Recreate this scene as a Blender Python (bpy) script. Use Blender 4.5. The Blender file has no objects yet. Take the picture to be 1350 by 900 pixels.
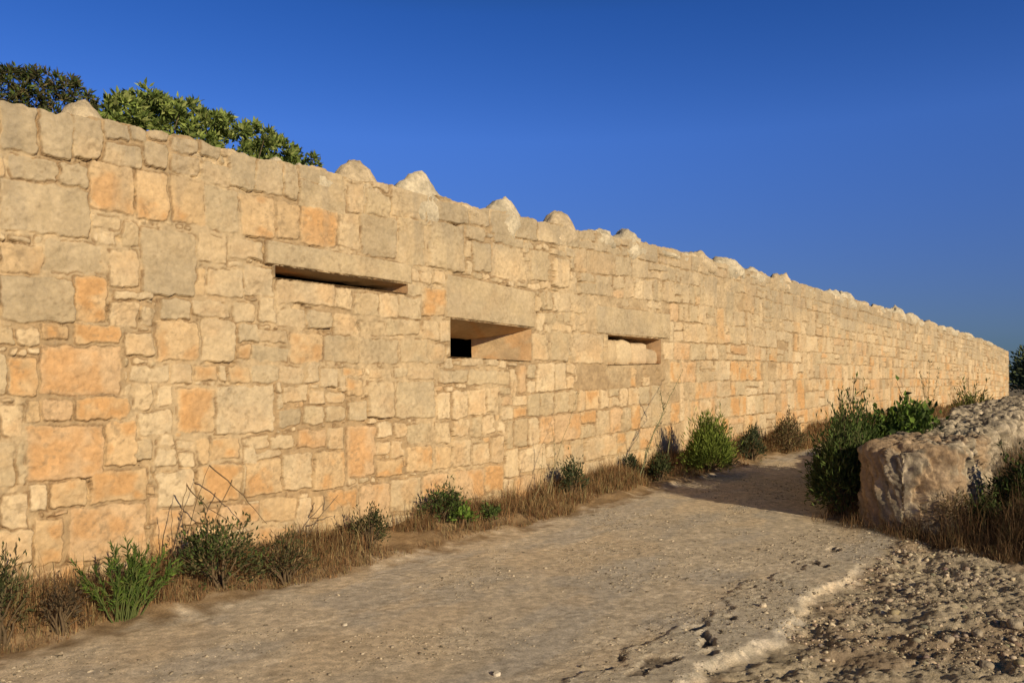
import bpy, math, random
import numpy as np
rs = np.random.RandomState(7); random.seed(7)
scene = bpy.context.scene

# ------------------------------------------------------------------ camera, sky, sun
EYE = 1.65
cam_d = bpy.data.cameras.new("camera"); cam = bpy.data.objects.new("camera", cam_d)
scene.collection.objects.link(cam); scene.camera = cam
cam.location = (0, 0, EYE); cam.rotation_euler = (math.radians(90), 0, 0)
cam_d.sensor_width = 36; cam_d.lens = 28; cam_d.shift_y = 55/1350
cam_d.clip_start = 0.05; cam_d.clip_end = 3000

SUN_EL, SUN_AZ = math.radians(18.8), math.atan2(.6, -.8)      # azimuth from +Y towards +X
world = bpy.data.worlds.new("World"); scene.world = world; world.use_nodes = True
wn = world.node_tree; wn.nodes.clear()
sky = wn.nodes.new("ShaderNodeTexSky"); sky.sky_type = 'NISHITA'; sky.sun_disc = False
sky.sun_elevation = SUN_EL; sky.sun_rotation = SUN_AZ
sky.altitude = 100; sky.air_density = 1.0; sky.dust_density = 0.15; sky.ozone_density = 4.0
hs = wn.nodes.new("ShaderNodeHueSaturation"); hs.inputs['Saturation'].default_value = 1.25; hs.inputs['Value'].default_value = 1.0
wtc = wn.nodes.new("ShaderNodeTexCoord"); wsx = wn.nodes.new("ShaderNodeSeparateXYZ"); wn.links.new(wtc.outputs['Generated'], wsx.inputs[0])
wcr = wn.nodes.new("ShaderNodeValToRGB"); wn.links.new(wsx.outputs['Z'], wcr.inputs[0])      # deep polarised blue, dusky towards the horizon
wcr.color_ramp.elements[0].position = .04; wcr.color_ramp.elements[0].color = (.20, .25, .42, 1)
wcr.color_ramp.elements[1].position = .29; wcr.color_ramp.elements[1].color = (.88, .62, .93, 1)
for _p, _c in ((.42, (.66, .52, .82, 1)), (.50, (.46, .36, .36, 1)), (.62, (.28, .21, .13, 1))):
    _e = wcr.color_ramp.elements.new(_p); _e.color = _c
wmx = wn.nodes.new("ShaderNodeVectorMath"); wmx.operation = 'MULTIPLY'
wsc = wn.nodes.new("ShaderNodeVectorMath"); wsc.operation = 'SCALE'; wsc.inputs['Scale'].default_value = 1.65
wn.links.new(wcr.outputs[0], wmx.inputs[1]); wn.links.new(wmx.outputs[0], wsc.inputs[0])
bg = wn.nodes.new("ShaderNodeBackground"); bg.inputs['Strength'].default_value = 0.08
wo = wn.nodes.new("ShaderNodeOutputWorld")
wn.links.new(sky.outputs[0], hs.inputs['Color']); wn.links.new(hs.outputs[0], wmx.inputs[0]); wn.links.new(wsc.outputs[0], bg.inputs['Color']); wn.links.new(bg.outputs[0], wo.inputs[0])

sun_d = bpy.data.lights.new("sun", 'SUN'); sun = bpy.data.objects.new("sun", sun_d); scene.collection.objects.link(sun)
sun_d.energy = 5.0; sun_d.angle = math.radians(0.5); sun_d.color = (1.0, .83, .55)
from mathutils import Vector
sdir = Vector((math.sin(SUN_AZ)*math.cos(SUN_EL), math.cos(SUN_AZ)*math.cos(SUN_EL), math.sin(SUN_EL)))
sun.rotation_euler = sdir.to_track_quat('Z', 'Y').to_euler()
sun.location = sdir*50
vs = scene.view_settings
vs.view_transform = 'Standard'; vs.look = 'None'; vs.gamma = 1; vs.use_curve_mapping = False; vs.exposure = 0.0

# ------------------------------------------------------------------ helpers
F, CX, HY, VPX = 1050.0, 675.0, 505.0, 1525.0
_l = math.hypot(VPX-CX, F)
DX, DY = (VPX-CX)/_l, F/_l            # along the wall
NX, NY = DY, -DX                      # wall normal towards the track
SC0 = 178.0
Y0 = F/SC0; X0 = -CX/SC0
def t_of_px(px):
    k = (np.asarray(px, float)-CX)/F
    return (k*Y0-X0)/(DX-k*DY)
def depth(t): return Y0+DY*t
def h_of(py, t): return EYE+(HY-np.asarray(py, float))*depth(t)/F
def wallpt(t, w, h):
    t, w, h = np.broadcast_arrays(np.asarray(t, float), np.asarray(w, float), np.asarray(h, float))
    return np.stack([X0+DX*t+NX*w, Y0+DY*t+NY*w, h], -1)
def tw(x, y):
    rx, ry = x-X0, y-Y0
    return rx*DX+ry*DY, rx*NX+ry*NY

_tab = rs.rand(256, 256)
def vn(x, y, s=0):
    x = np.asarray(x, float)+s*17.31; y = np.asarray(y, float)+s*9.77
    xi = np.floor(x).astype(int); yi = np.floor(y).astype(int)
    fx = x-xi; fy = y-yi; fx = fx*fx*(3-2*fx); fy = fy*fy*(3-2*fy)
    a = _tab[xi & 255, yi & 255]; b = _tab[(xi+1) & 255, yi & 255]
    c = _tab[xi & 255, (yi+1) & 255]; d = _tab[(xi+1) & 255, (yi+1) & 255]
    return (a*(1-fx)+b*fx)*(1-fy)+(c*(1-fx)+d*fx)*fy
def fbm(x, y, o=4, s=0):
    r = 0; a = .5; n = 0
    for i in range(o):
        r = r+a*vn(np.asarray(x)*2**i, np.asarray(y)*2**i, s+i*3); n += a; a *= .5
    return r/n
def sst(a, b, x):
    q = np.clip((x-a)/(b-a), 0, 1); return q*q*(3-2*q)

def tag(o, label=None, cat=None, group=None, kind=None):
    if label: o['label'] = label
    if cat: o['category'] = cat
    if group: o['group'] = group
    if kind: o['kind'] = kind
    return o
def empty(name, loc):
    o = bpy.data.objects.new(name, None); scene.collection.objects.link(o); o.location = loc
    o.empty_display_size = .2
    return o
def npmesh(name, V, faces, mat, parent=None, col=None, smooth=True, origin=None):
    """faces: list of int arrays (n,k)"""
    V = np.asarray(V, float)
    if parent is not None: V = V-np.array(parent.location)
    elif origin is not None: V = V-np.array(origin)
    me = bpy.data.meshes.new(name)
    me.vertices.add(len(V)); me.vertices.foreach_set('co', V.astype(np.float32).ravel())
    loops = np.concatenate([f.ravel() for f in faces]).astype(np.int32)
    cnt = np.concatenate([np.full(len(f), f.shape[1]) for f in faces]).astype(np.int32)
    st = np.concatenate([[0], np.cumsum(cnt)[:-1]]).astype(np.int32)
    me.loops.add(len(loops)); me.loops.foreach_set('vertex_index', loops)
    me.polygons.add(len(cnt)); me.polygons.foreach_set('loop_start', st)
    try: me.polygons.foreach_set('loop_total', cnt)
    except Exception: pass
    me.update(calc_edges=True); me.validate()
    if smooth: me.polygons.foreach_set('use_smooth', np.ones(len(cnt), bool))
    if col is not None:
        a = me.attributes.new('Col', 'FLOAT_COLOR', 'POINT')
        c = np.ones((len(V), 4), np.float32); c[:, :3] = col; a.data.foreach_set('color', c.ravel())
    me.materials.append(mat)
    o = bpy.data.objects.new(name, me); scene.collection.objects.link(o)
    if parent is not None: o.parent = parent
    elif origin is not None: o.location = origin
    return o
def submesh(name, V, Q, sel, mat, parent, col):
    q = Q[sel]; u, inv = np.unique(q, return_inverse=True)
    return npmesh(name, V[u], [inv.reshape(q.shape)], mat, parent, col[u])

# ------------------------------------------------------------------ materials (procedural)
def mat_attr(name, rough=.9, spec=.2, nscale=30, namp=.25, bump=.3, bscale=60, bdist=.01, translucent=0, coords='Object', spots=0):
    m = bpy.data.materials.new(name); m.use_nodes = True; nt = m.node_tree; nt.nodes.clear()
    N = nt.nodes.new; L = nt.links.new
    out = N("ShaderNodeOutputMaterial"); p = N("ShaderNodeBsdfPrincipled")
    p.inputs['Roughness'].default_value = rough; p.inputs['Specular IOR Level'].default_value = spec
    at = N("ShaderNodeAttribute"); at.attribute_name = 'Col'
    tc = N("ShaderNodeNewGeometry")
    base = at.outputs['Color']
    if namp:
        nz = N("ShaderNodeTexNoise"); nz.inputs['Scale'].default_value = nscale; nz.inputs['Detail'].default_value = 6; nz.inputs['Roughness'].default_value = .65
        L(tc.outputs['Position'], nz.inputs['Vector'])
        mr = N("ShaderNodeMapRange"); mr.inputs['From Min'].default_value = .3; mr.inputs['From Max'].default_value = .7
        mr.inputs['To Min'].default_value = 1-namp; mr.inputs['To Max'].default_value = 1+namp
        L(nz.outputs['Fac'], mr.inputs['Value'])
        vm = N("ShaderNodeVectorMath"); vm.operation = 'SCALE'; L(base, vm.inputs[0]); L(mr.outputs[0], vm.inputs['Scale'])
        base = vm.outputs[0]
    if spots:
        vo = N("ShaderNodeTexNoise"); vo.inputs['Scale'].default_value = 14; vo.inputs['Detail'].default_value = 8; vo.inputs['Roughness'].default_value = .75
        L(tc.outputs['Position'], vo.inputs['Vector'])
        r2 = N("ShaderNodeMapRange"); r2.inputs['From Min'].default_value = .60; r2.inputs['From Max'].default_value = .72
        r2.inputs['To Max'].default_value = spots; L(vo.outputs['Fac'], r2.inputs['Value'])
        mx = N("ShaderNodeMix"); mx.data_type = 'RGBA'; L(r2.outputs[0], mx.inputs['Factor']); L(base, mx.inputs['A'])
        mx.inputs['B'].default_value = (.17, .145, .11, 1); base = mx.outputs['Result']
    L(base, p.inputs['Base Color'])
    if bump:
        n2 = N("ShaderNodeTexNoise"); n2.inputs['Scale'].default_value = bscale; n2.inputs['Detail'].default_value = 8; n2.inputs['Roughness'].default_value = .7
        L(tc.outputs['Position'], n2.inputs['Vector'])
        b = N("ShaderNodeBump"); b.inputs['Strength'].default_value = bump; b.inputs['Distance'].default_value = bdist
        L(n2.outputs['Fac'], b.inputs['Height']); L(b.outputs[0], p.inputs['Normal'])
    sh = p.outputs[0]
    if translucent:
        tr = N("ShaderNodeBsdfTranslucent"); L(base, tr.inputs['Color'])
        ms = N("ShaderNodeMixShader"); ms.inputs[0].default_value = translucent
        L(sh, ms.inputs[1]); L(tr.outputs[0], ms.inputs[2]); sh = ms.outputs[0]
    L(sh, out.inputs[0])
    return m
M_STONE = mat_attr('sandstone_masonry', nscale=22, namp=.16, bump=.55, bscale=45, bdist=.012, spots=.45)
M_ROCK = mat_attr('weathered_limestone', nscale=18, namp=.3, bump=.8, bscale=30, bdist=.02, spots=.6)
M_GROUND = mat_attr('dusty_ground', nscale=75, namp=.34, bump=.8, bscale=110, bdist=.012)
M_PEB = mat_attr('limestone_gravel', nscale=60, namp=.2, bump=.3, bscale=120, bdist=.004)
M_LEAF = mat_attr('plant_leaf', rough=.75, spec=.12, namp=.12, nscale=60, bump=0, translucent=.25)
M_DRY = mat_attr('dry_grass', rough=.85, spec=.1, namp=.15, nscale=50, bump=0, translucent=.15)
M_BARK = mat_attr('woody_stem', rough=.9, spec=.1, namp=.25, nscale=40, bump=.4, bscale=80, bdist=.004)

# ------------------------------------------------------------------ wall: outline
TOPK = np.array([(-60,118),(0,131),(50,141),(92,151),(150,164),(200,175),(300,198),(400,221),(455,234),(520,247),(600,266),(700,290),(780,306),(860,324),(920,338),(1000,359),(1080,382),(1150,403),(1200,418),(1250,433),(1300,449),(1330,464)], float)
BOTK = np.array([(-60,812),(0,800),(200,757),(460,706),(600,678),(700,655),(800,630),(900,606),(1000,585),(1080,568),(1200,546),(1330,527)], float)
_tt = t_of_px(TOPK[:, 0]); _th = h_of(TOPK[:, 1], _tt)
_bt = t_of_px(BOTK[:, 0]); _bh = h_of(BOTK[:, 1], _bt)
T_END = float(t_of_px(1330))
def wtop(t): return np.interp(t, _tt, _th)
def wbot(t): return np.interp(t, _bt, _bh)
def g(t):                                                   # ground level along the track
    t = np.asarray(t, float)
    r = 0
    for o in (-1.2, -.6, 0, .6, 1.2): r = r+np.interp(t+o, _bt, _bh)
    return r/5-.10

px = np.arange(-60, 1330.01, 1.3)
tcol = t_of_px(px)
tcol = np.concatenate([np.arange(-9, tcol[0]-.02, .05), tcol])
# openings: name, pixel corners TL, TR, BR, BL on the wall face
OPEN = {
 'slit':  [(360,350),(535,375),(535,387),(360,366)],
 'niche': [(591,420),(698,433),(698,476),(591,470)],
 'blocked': [(799,441),(869,447),(869,479),(799,481)],
}
def P2(pt): t = float(t_of_px(pt[0])); return (t, float(h_of(pt[1], t)))
OP = {k: [P2(p) for p in v] for k, v in OPEN.items()}
for k, c in OP.items():                                     # plumb jambs
    tl = c[0][0]; tr = c[1][0]; OP[k] = [(tl, c[0][1]), (tr, c[1][1]), (tr, c[2][1]), (tl, c[3][1])]
    tcol = np.sort(np.concatenate([tcol, [tl, tr]]))
keep = np.concatenate([[True], np.diff(tcol) > 1e-4]); tcol = tcol[keep]
NT, NR = len(tcol), 470
topn = wtop(tcol)+(fbm(tcol*2.2, tcol*0+3.3, 4, 5)-.5)*.13+(fbm(tcol*9, tcol*0+1.3, 3, 8)-.5)*.06
botn = wbot(tcol)-.35
sv = np.linspace(0, 1, NR)
Hh = botn[None, :]+(topn-botn)[None, :]*sv[:, None]
Tt = np.broadcast_to(tcol[None, :], Hh.shape).copy()
hole = np.zeros(Hh.shape, int)                              # faces index later
edge = np.zeros(Hh.shape, bool)
for k, c in OP.items():
    (tl, h0), (tr, h1), (_, h2), (_, h3) = c
    for i in np.where((tcol >= tl-1e-6) & (tcol <= tr+1e-6))[0]:
        f = (tcol[i]-tl)/(tr-tl); ht = h0+(h1-h0)*f; hb = h3+(h2-h3)*f
        a = np.argmin(abs(Hh[:, i]-ht)); Hh[a, i] = ht
        b = np.argmin(abs(Hh[:, i]-hb)); Hh[b, i] = hb
        edge[b:a+1, i] = True
        if tcol[i] < tr-1e-6: hole[b:a, i] = 1

# ------------------------------------------------------------------ wall: stones
PAL = {'b': (.54,.41,.25), 'l': (.58,.455,.29), 'g': (.425,.335,.208), 'd': (.345,.275,.178), 'o': (.53,.36,.19), 'p': (.53,.35,.195), 'm': (.53,.365,.195)}
PAL = {k: np.array(v) for k, v in PAL.items()}
STONES = """
0 132 48 198 d;52 145 92 208 d;92 154 133 210 b;136 163 170 185 d;171 168 192 185 g;136 190 184 220 b;187 188 221 222 b;226 183 261 200 l;225 205 263 232 b;264 188 291 208 g;267 217 304 243 b;304 203 338 248 g;
11 207 74 238 d;77 217 117 246 d;-14 206 7 232 m;0 243 117 307 d;119 217 175 280 o;178 226 221 290 o;225 236 271 296 m;272 247 314 305 g;317 257 360 313 o;363 267 393 316 o;395 275 444 325 m;446 280 473 328 b;475 286 523 338 d;525 290 560 350 g;565 294 611 356 g;622 320 646 358 d;648 325 690 368 b;613 300 640 317 b;
339 213 372 256 b;374 213 392 262 g;393 243 455 277 g;394 222 452 241 g;458 243 478 282 b;481 253 514 285 g;517 250 562 289 b;570 268 616 292 g;619 274 644 298 b;647 280 672 310 g;650 312 690 323 g;
363 370 440 402 b;440 380 465 407 b;468 387 499 415 g;500 388 525 420 b;526 392 554 420 g;557 379 586 417 m;553 357 568 374 b;570 358 586 374 b;
382 437 426 478 m;427 443 472 478 g;473 446 524 479 d;527 448 563 479 g;564 453 586 479 b;330 456 380 477 g;330 433 378 451 b;440 413 473 442 b;476 423 506 441 g;509 422 552 443 g;555 423 577 448 b;363 407 402 429 b;405 410 437 432 g;
330 482 366 504 g;368 482 399 504 b;423 485 445 511 l;453 484 478 496 o;455 499 478 521 m;488 485 516 498 b;519 485 537 498 g;540 485 573 500 b;578 487 614 505 g;616 489 670 507 g;
485 503 519 551 b;523 503 572 551 g;575 517 592 551 l;596 514 615 551 l;616 513 640 548 b;642 512 657 543 b;407 515 427 533 b;431 517 454 531 b;458 527 481 557 g;366 538 396 562 d;399 535 427 560 g;428 535 455 557 g;370 507 404 530 b;
393 566 430 591 p;431 563 453 591 b;457 563 494 628 p;497 557 517 576 l;519 557 535 577 b;537 558 569 584 g;573 556 593 584 b;597 553 619 574 b;622 550 634 576 g;637 548 652 571 l;495 581 513 599 b;515 581 532 602 b;497 606 531 627 o;536 589 569 622 m;573 588 595 617 m;597 579 620 615 b;623 584 645 612 b;647 574 664 609 b;
373 598 409 645 b;412 595 453 643 m;325 606 371 652 m;330 573 353 590 b;356 574 386 592 b;330 594 370 604 b;
473 636 513 685 p;515 630 555 674 b;558 623 592 652 p;596 618 637 658 p;638 612 664 648 o;345 655 388 686 o;390 652 408 704 l;409 652 425 680 o;430 645 470 697 o;560 656 592 668 p;596 662 630 674 p;475 688 510 704 p;
0 322 55 360 m;57 318 135 360 d;12 310 38 319 b;0 366 95 424 d;97 366 140 424 o;-14 432 17 456 g;19 431 50 456 b;52 428 87 449 o;95 427 158 452 o;51 456 159 521 p;10 470 48 523 o;-10 468 8 520 g;
142 328 181 377 b;185 305 257 388 d;161 292 183 323 g;120 286 158 302 b;128 304 152 320 l;259 310 299 345 b;303 315 345 341 b;273 353 320 390 b;260 352 271 388 m;322 350 358 390 l;144 397 181 432 b;148 384 200 395 l;185 405 203 430 b;210 394 252 421 g;254 396 304 418 b;307 399 335 425 b;205 424 262 476 m;267 422 309 476 b;164 438 201 469 b;312 428 340 452 g;312 456 328 474 o;169 481 223 502 l;226 482 253 507 b;256 482 286 503 m;289 482 299 503 b;302 482 328 503 m;
0 533 31 577 b;36 529 52 558 m;55 528 97 556 p;98 525 172 552 o;35 560 136 632 p;139 556 179 614 o;-10 582 20 643 g;22 582 33 640 g;36 637 61 674 l;64 634 115 668 m;120 620 195 660 o;0 650 35 697 b;43 684 83 745 o;91 667 190 735 p;-10 699 40 745 b;
177 505 199 541 b;205 508 228 537 l;234 512 281 570 m;284 508 360 570 l;183 543 226 575 l;233 580 257 592 l;260 577 276 610 m;279 577 315 605 o;320 588 338 610 l;205 594 233 614 l;235 595 257 616 l;180 581 200 608 g;208 620 256 668 l;259 612 318 660 m;320 610 324 650 b;286 663 342 690 p;243 670 284 690 p;205 672 240 705 p;197 655 207 690 p;320 576 342 586 b;
700 330 725 370 g;728 340 750 378 b;702 440 722 475 b;726 440 752 475 g;755 440 795 478 b;
"""
LINT = {'lintel': ["350 331 540 359.5 g", "588 374 702 424.5 l", "786 402 882 445.0 l"]}
stones = []           # dict: poly (n,2) CCW-ish, colour key
def box_px(x0, y0, x1, y1, vp):
    xm = (x0+x1)/2
    out = []
    for (x, y) in ((x0,y0),(x1,y0),(x1,y1),(x0,y1)):
        yy = HY+(y-HY)*(vp-x)/(vp-xm)
        t = float(t_of_px(x)); out.append((t, float(h_of(yy, t))))
    return np.array(out)
def jitter(P, a):
    return P+(rs.rand(*P.shape)-.5)*2*a
for s in STONES.replace('\n', '').split(';'):
    q = s.split()
    if len(q) < 5: continue
    x0, y0, x1, y1 = map(float, q[:4])
    vp = 1900 if x1 < 205 else 1640
    stones.append(dict(P=jitter(box_px(x0, y0, x1, y1, vp), .008), c=q[4], k='s'))
nl = []
LP = {'slit': [(350,316),(542,349),(542,374),(350,347.5)], 'niche': [(588,361),(704,385),(704,432),(588,418)], 'blocked': [(786,402),(882,414),(882,446.5),(786,438.5)]}
for k, v in LP.items():
    stones.append(dict(P=np.array([P2(p) for p in v]), c={'slit': 'g', 'niche': 'g', 'blocked': 'g'}[k], k='lintel'))
# sills
for v in ([(588,475),(702,481),(702,492),(588,486)],):
    pass

D = np.full(Hh.shape, -9.0); SID = np.full(Hh.shape, -1, int)
wx = (fbm(Tt*4, Hh*4, 3, 11)-.5)*.045+(fbm(Tt*15, Hh*15, 3, 12)-.5)*.042
wy = (fbm(Tt*4, Hh*4, 3, 21)-.5)*.045+(fbm(Tt*15, Hh*15, 3, 22)-.5)*.042
Tw, Hw = Tt+wx, Hh+wy
def stamp(P, sid, kround, lint=False):
    i0 = np.searchsorted(tcol, P[:, 0].min()-.35); i1 = np.searchsorted(tcol, P[:, 0].max()+.35)
    if i1-i0 < 1: return
    A, B = (Tt, Hh) if lint else (Tw, Hw)
    hm = B[:, (i0+i1)//2] if False else None
    lo = np.searchsorted(Hh[:, (i0+i1)//2], P[:, 1].min()-.35-.25); hi = np.searchsorted(Hh[:, (i0+i1)//2], P[:, 1].max()+.35+.25)
    sl = (slice(lo, hi), slice(i0, i1)); a, b = A[sl], B[sl]
    c = P.mean(0); acc = 0; mn = None
    for j in range(len(P)):
        p, q = P[j], P[(j+1) % len(P)]
        e = q-p; n = np.array([-e[1], e[0]])/np.hypot(*e)
        if np.dot(c-p, n) < 0: n = -n
        d = (a-p[0])*n[0]+(b-p[1])*n[1]
        acc = acc+np.exp(np.clip(-d/kround, -60, 60))
    d = -kround*np.log(acc)
    up = d > D[sl]
    D[sl] = np.where(up, d, D[sl]); SID[sl] = np.where(up, sid, SID[sl])
for i, s in enumerate(stones):
    stamp(s['P'], i, .003 if s['k'] == 'lintel' else rs.uniform(.005, .012), s['k'] == 'lintel')
D[edge] = np.where(D[edge] < 0, .02, D[edge])                # openings count as taken
blocked = edge.copy()
# coursed rubble for the rest of the wall
def region_free(P):
    i0, i1 = np.searchsorted(tcol, [P[:, 0].min(), P[:, 0].max()])
    i1 = max(i1, i0+1); im = min((i0+i1)//2, NT-1)
    lo, hi = np.searchsorted(Hh[:, im], [P[:, 1].min(), P[:, 1].max()]); hi = max(hi, lo+1)
    sub = D[lo:hi, i0:i1]
    if sub.size == 0: return False
    return (sub > -.004).mean() < .06
NC = 11
fr = np.cumsum(np.concatenate([[0], np.array([1.15,.9,1.0,.8,1.05,.75,.95,.8,.9,.7,.8])])); fr /= fr[-1]
def course(k, t):
    b = wbot(t)-.15; T = wtop(t)+.03
    return b+(T-b)*(fr[k]+((vn(t*.35+k*3.7, k*5.1, 3)-.5)*.022 if 0 < k < NC else 0))
def colour_pick(f):
    lo = np.clip(1-f*1.7, 0, 1)
    keys = ['b','l','g','m','p','o']
    w = np.array([.34, .2, .18+.22*f, .1+.14*lo, .05+.34*lo, .012+.17*lo]); w /= w.sum()
    return keys[rs.choice(6, p=w)]
t_r0 = float(t_of_px(655))
spans = [(t_r0, T_END+.02), (-9.3, float(t_of_px(-2)))]
for (ta, tb) in spans:
    k = 0
    skipto = np.full(NC+1, -99.0)
    for k in range(NC):
        t = ta+rs.uniform(0, .15)
        while t < tb:
            L = float(np.clip(rs.lognormal(-1.02, .42), .15, .95))
            t2 = min(t+L, tb)
            gp = rs.uniform(.006, .013)
            up = 1
            if rs.rand() < .07 and k < NC-1: up = 2
            def poly(ta_, tb_, fa, fb):
                Q = []
                for (tq, f_) in ((ta_+gp, fb), (tb_-gp, fb), (tb_-gp, fa), (ta_+gp, fa)):
                    lo_, hi_ = float(course(k, tq)), float(course(k+up, tq))
                    Q.append((tq, lo_+gp+(hi_-lo_-2*gp)*f_))
                return jitter(np.array(Q), .010)
            r = rs.rand()
            if r < .16 and L > .2:
                m_ = rs.uniform(.4, .62); parts = [poly(t, t2, 0, m_-.04), poly(t, t2, m_+.04, 1)]
            elif r < .26 and L > .35:
                m_ = rs.uniform(.4, .6); ts = t+L*rs.uniform(.4, .6)
                parts = [poly(t, ts, 0, 1), poly(ts, t2, 0, m_-.04), poly(ts, t2, m_+.04, 1)]
            else: parts = [poly(t, t2, 0, 1)]
            for P in parts:
                if region_free(P):
                    f = k/NC
                    stones.append(dict(P=P, c=colour_pick(f), k='s')); stamp(P, len(stones)-1, rs.uniform(.006, .014))
            t = t2
# small snecks pushed into what is left open near the camera
ia, ib = np.searchsorted(tcol, [float(t_of_px(-30)), float(t_of_px(760))])
sub = D[:, ia:ib]
rowlo = 30
for it in range(420):
    v = sub[rowlo:, :]; j = int(np.argmin(v)); r, c = divmod(j, v.shape[1]); r += rowlo
    if sub[r, c] > -.019: break
    e = [r, r, c, c]; lim = .012
    for _ in range(34):
        for q, (dr, m) in enumerate(((-1, 0), (1, 1), (-1, 2), (1, 3))):
            n = e.copy(); n[m] += dr
            if n[0] < rowlo or n[1] >= NR or n[2] < 0 or n[3] >= sub.shape[1]: continue
            if m < 2: line = sub[n[m], n[2]:n[3]+1]
            else: line = sub[n[0]:n[1]+1, n[m]]
            if line.max() < -lim: e = n
    tA, tB = tcol[ia+e[2]], tcol[ia+e[3]]; hA, hB = Hh[e[0], ia+c], Hh[e[1], ia+c]
    if tB-tA < .02 or hB-hA < .02:
        sub[max(r-3, 0):r+4, max(c-3, 0):c+4] = -.012; continue
    P = jitter(np.array([(tA, hB), (tB, hB), (tB, hA), (tA, hA)]), min(tB-tA, hB-hA)*.16)
    f = (r/NR)
    stones.append(dict(P=P, c=colour_pick(f) if rs.rand() < .7 else 'l', k='s')); stamp(P, len(stones)-1, rs.uniform(.006, .012))
NS = len(stones)
# ------------------------------------------------------------------ wall: relief and stone colours
bri = rs.uniform(.90, 1.09, NS+1); off = rs.normal(0, .006, NS+1); tx = rs.normal(0, .03, NS+1); ty = rs.normal(0, .03, NS+1)
cen = np.array([s['P'].mean(0) for s in stones]+[(0, 0)])
isl = np.array([s['k'] == 'lintel' for s in stones]+[False])
off[isl] = .012; tx[isl] = 0; ty[isl] = 0; bri[isl] = 1.0
sid = np.where(SID < 0, NS, SID)
ct = np.clip(Tt-cen[sid][..., 0], -.4, .4); ch = np.clip(Hh-cen[sid][..., 1], -.4, .4)
D = D+.0025*(D > -.03)
rise = np.clip(D/.007, 0, 1); rise = rise*(2-rise)
n1 = fbm(Tt*7, Hh*7, 4, 31); n2 = fbm(Tt*26, Hh*26, 3, 41); n4 = fbm(Tt*11+4, Hh*11, 3, 45)
mort = .010*(fbm(Tt*9, Hh*9, 3, 51)-.5)*2
pits = sst(.64, .76, fbm(Tt*3.3, Hh*5, 4, 61))*(D < .004)
smear = sst(.43, .64, fbm(Tt*1.6+2, Hh*1.9, 4, 71)+.10*np.clip((Hh-wbot(tcol)[None])/3.4-.3, 0, .6))     # joints slushed up with mortar
depthj = .021*(1-.65*smear)
crev = np.exp(-((D-.001)/.0055)**2)*sst(.36, .54, n4-.08*smear)
fardamp = 1-.55*sst(9, 22, Tt)
disp = mort-.032*pits-.016*crev+rise*(depthj+(off[sid]+tx[sid]*ct+ty[sid]*ch)*fardamp+.004*np.clip(D/.08, 0, 1))+rise*((n1-.5)*.024+(n2-.5)*.017)*np.where(isl[sid], .5, 1)
disp = np.where(edge, .035, disp)
base = np.zeros(Hh.shape+(3,))
keys = list(PAL); kidx = np.array([keys.index(s['c']) for s in stones]+[0]); pal = np.array([PAL[k] for k in keys])
sc = pal[kidx]*bri[:, None]
base = sc[sid]*.72+np.array([.535,.415,.255])*.28
hf = np.clip((Hh-wbot(tcol)[None])/(wtop(tcol)-wbot(tcol))[None], 0, 1)
ow = np.array([{'o': 1.25, 'm': .95, 'p': .75, 'b': .28, 'l': .18, 'g': .1, 'd': 0}[s['c']] for s in stones]+[0])[sid]
ow = np.clip(ow+.14*(1-hf), 0, 1.3)*(1-.6*sst(.5, .7, hf)*(Tt > t_r0))
ob = np.clip(sst(.42, .60, fbm(Tt*3.2+sid*1.37, Hh*3.2+sid*.71, 4, 81))*(.35+.65*sst(.0, .06, D))*ow, 0, 1)
base = base*(1-.72*ob[..., None])+np.array([.50,.27,.105])*.72*ob[..., None]
pale = sst(.5, .7, fbm(Tt*5, Hh*5, 4, 91))*.35*(1-np.clip(ow, 0, 1))
base = base*(1-pale[..., None])+np.array([.56,.45,.30])*pale[..., None]
grey = sst(.48, .68, fbm(Tt*1.1, Hh*1.7, 5, 101)+.22*(hf-.55))*.5*(1-.6*np.clip(ow, 0, 1))    # lichen-grey weathering
grey = np.clip(grey+sst(.88, 1.0, hf)*.30+sst(.62, .95, hf)*.30*sst(.4, .6, fbm(Tt*.8+7, Hh*1.2, 4, 105)), 0, .8)
base = base*(1-grey[..., None])+np.array([.36,.295,.20])*grey[..., None]
streak = sst(.55, .72, fbm(Tt*6, Hh*.7, 3, 111))*sst(.45, .9, hf)*.3
base = base*(1-streak[..., None])+np.array([.26,.22,.165])*streak[..., None]
mc = np.array([.36,.265,.158])*(1-smear[..., None])+np.array([.45,.35,.22])*smear[..., None]
mc = mc*(1-.25*(1-hf[..., None])*np.array([0, .2, .45]))*(.78+.44*fbm(Tt*20, Hh*20, 3, 121))[..., None]
over = .008*smear*sst(.45, .6, n4)                             # mortar lapping over the arrises
mm = sst(.001, .010, D+(n2-.5)*.014-over)[..., None]
base = mc*(1-mm)+base*mm
dirt = (crev*.85)[..., None]
base = base*(1-dirt)+np.array([.20,.125,.065])*dirt
speck = (sst(.60, .70, fbm(Tt*34, Hh*34, 2, 131))*sst(.45, .6, fbm(Tt*4, Hh*4, 2, 135))*.45)[..., None]   # solution pits in the limestone
base = base*(1-speck)+np.array([.27,.195,.115])*speck
base = base*(.86+.28*n1[..., None])
V = wallpt(Tt, disp, Hh).reshape(-1, 3); C = base.reshape(-1, 3)
ii = np.arange(NR*NT).reshape(NR, NT)
Q = np.stack([ii[:-1, :-1], ii[:-1, 1:], ii[1:, 1:], ii[1:, :-1]], -1).reshape(-1, 4)
fh = hole[:-1, :-1].astype(bool).reshape(-1)
flint = (isl[sid] & (D > -.002) & ~edge); fl = flint[:-1, :-1].reshape(-1)
which = SID[:-1, :-1].reshape(-1)
WALL = empty('stone_wall', tuple(wallpt(6., -.35, float(wbot(6.)))))
tag(WALL, 'long high wall of honey coloured coursed stone blocks running along the track', 'wall')
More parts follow.
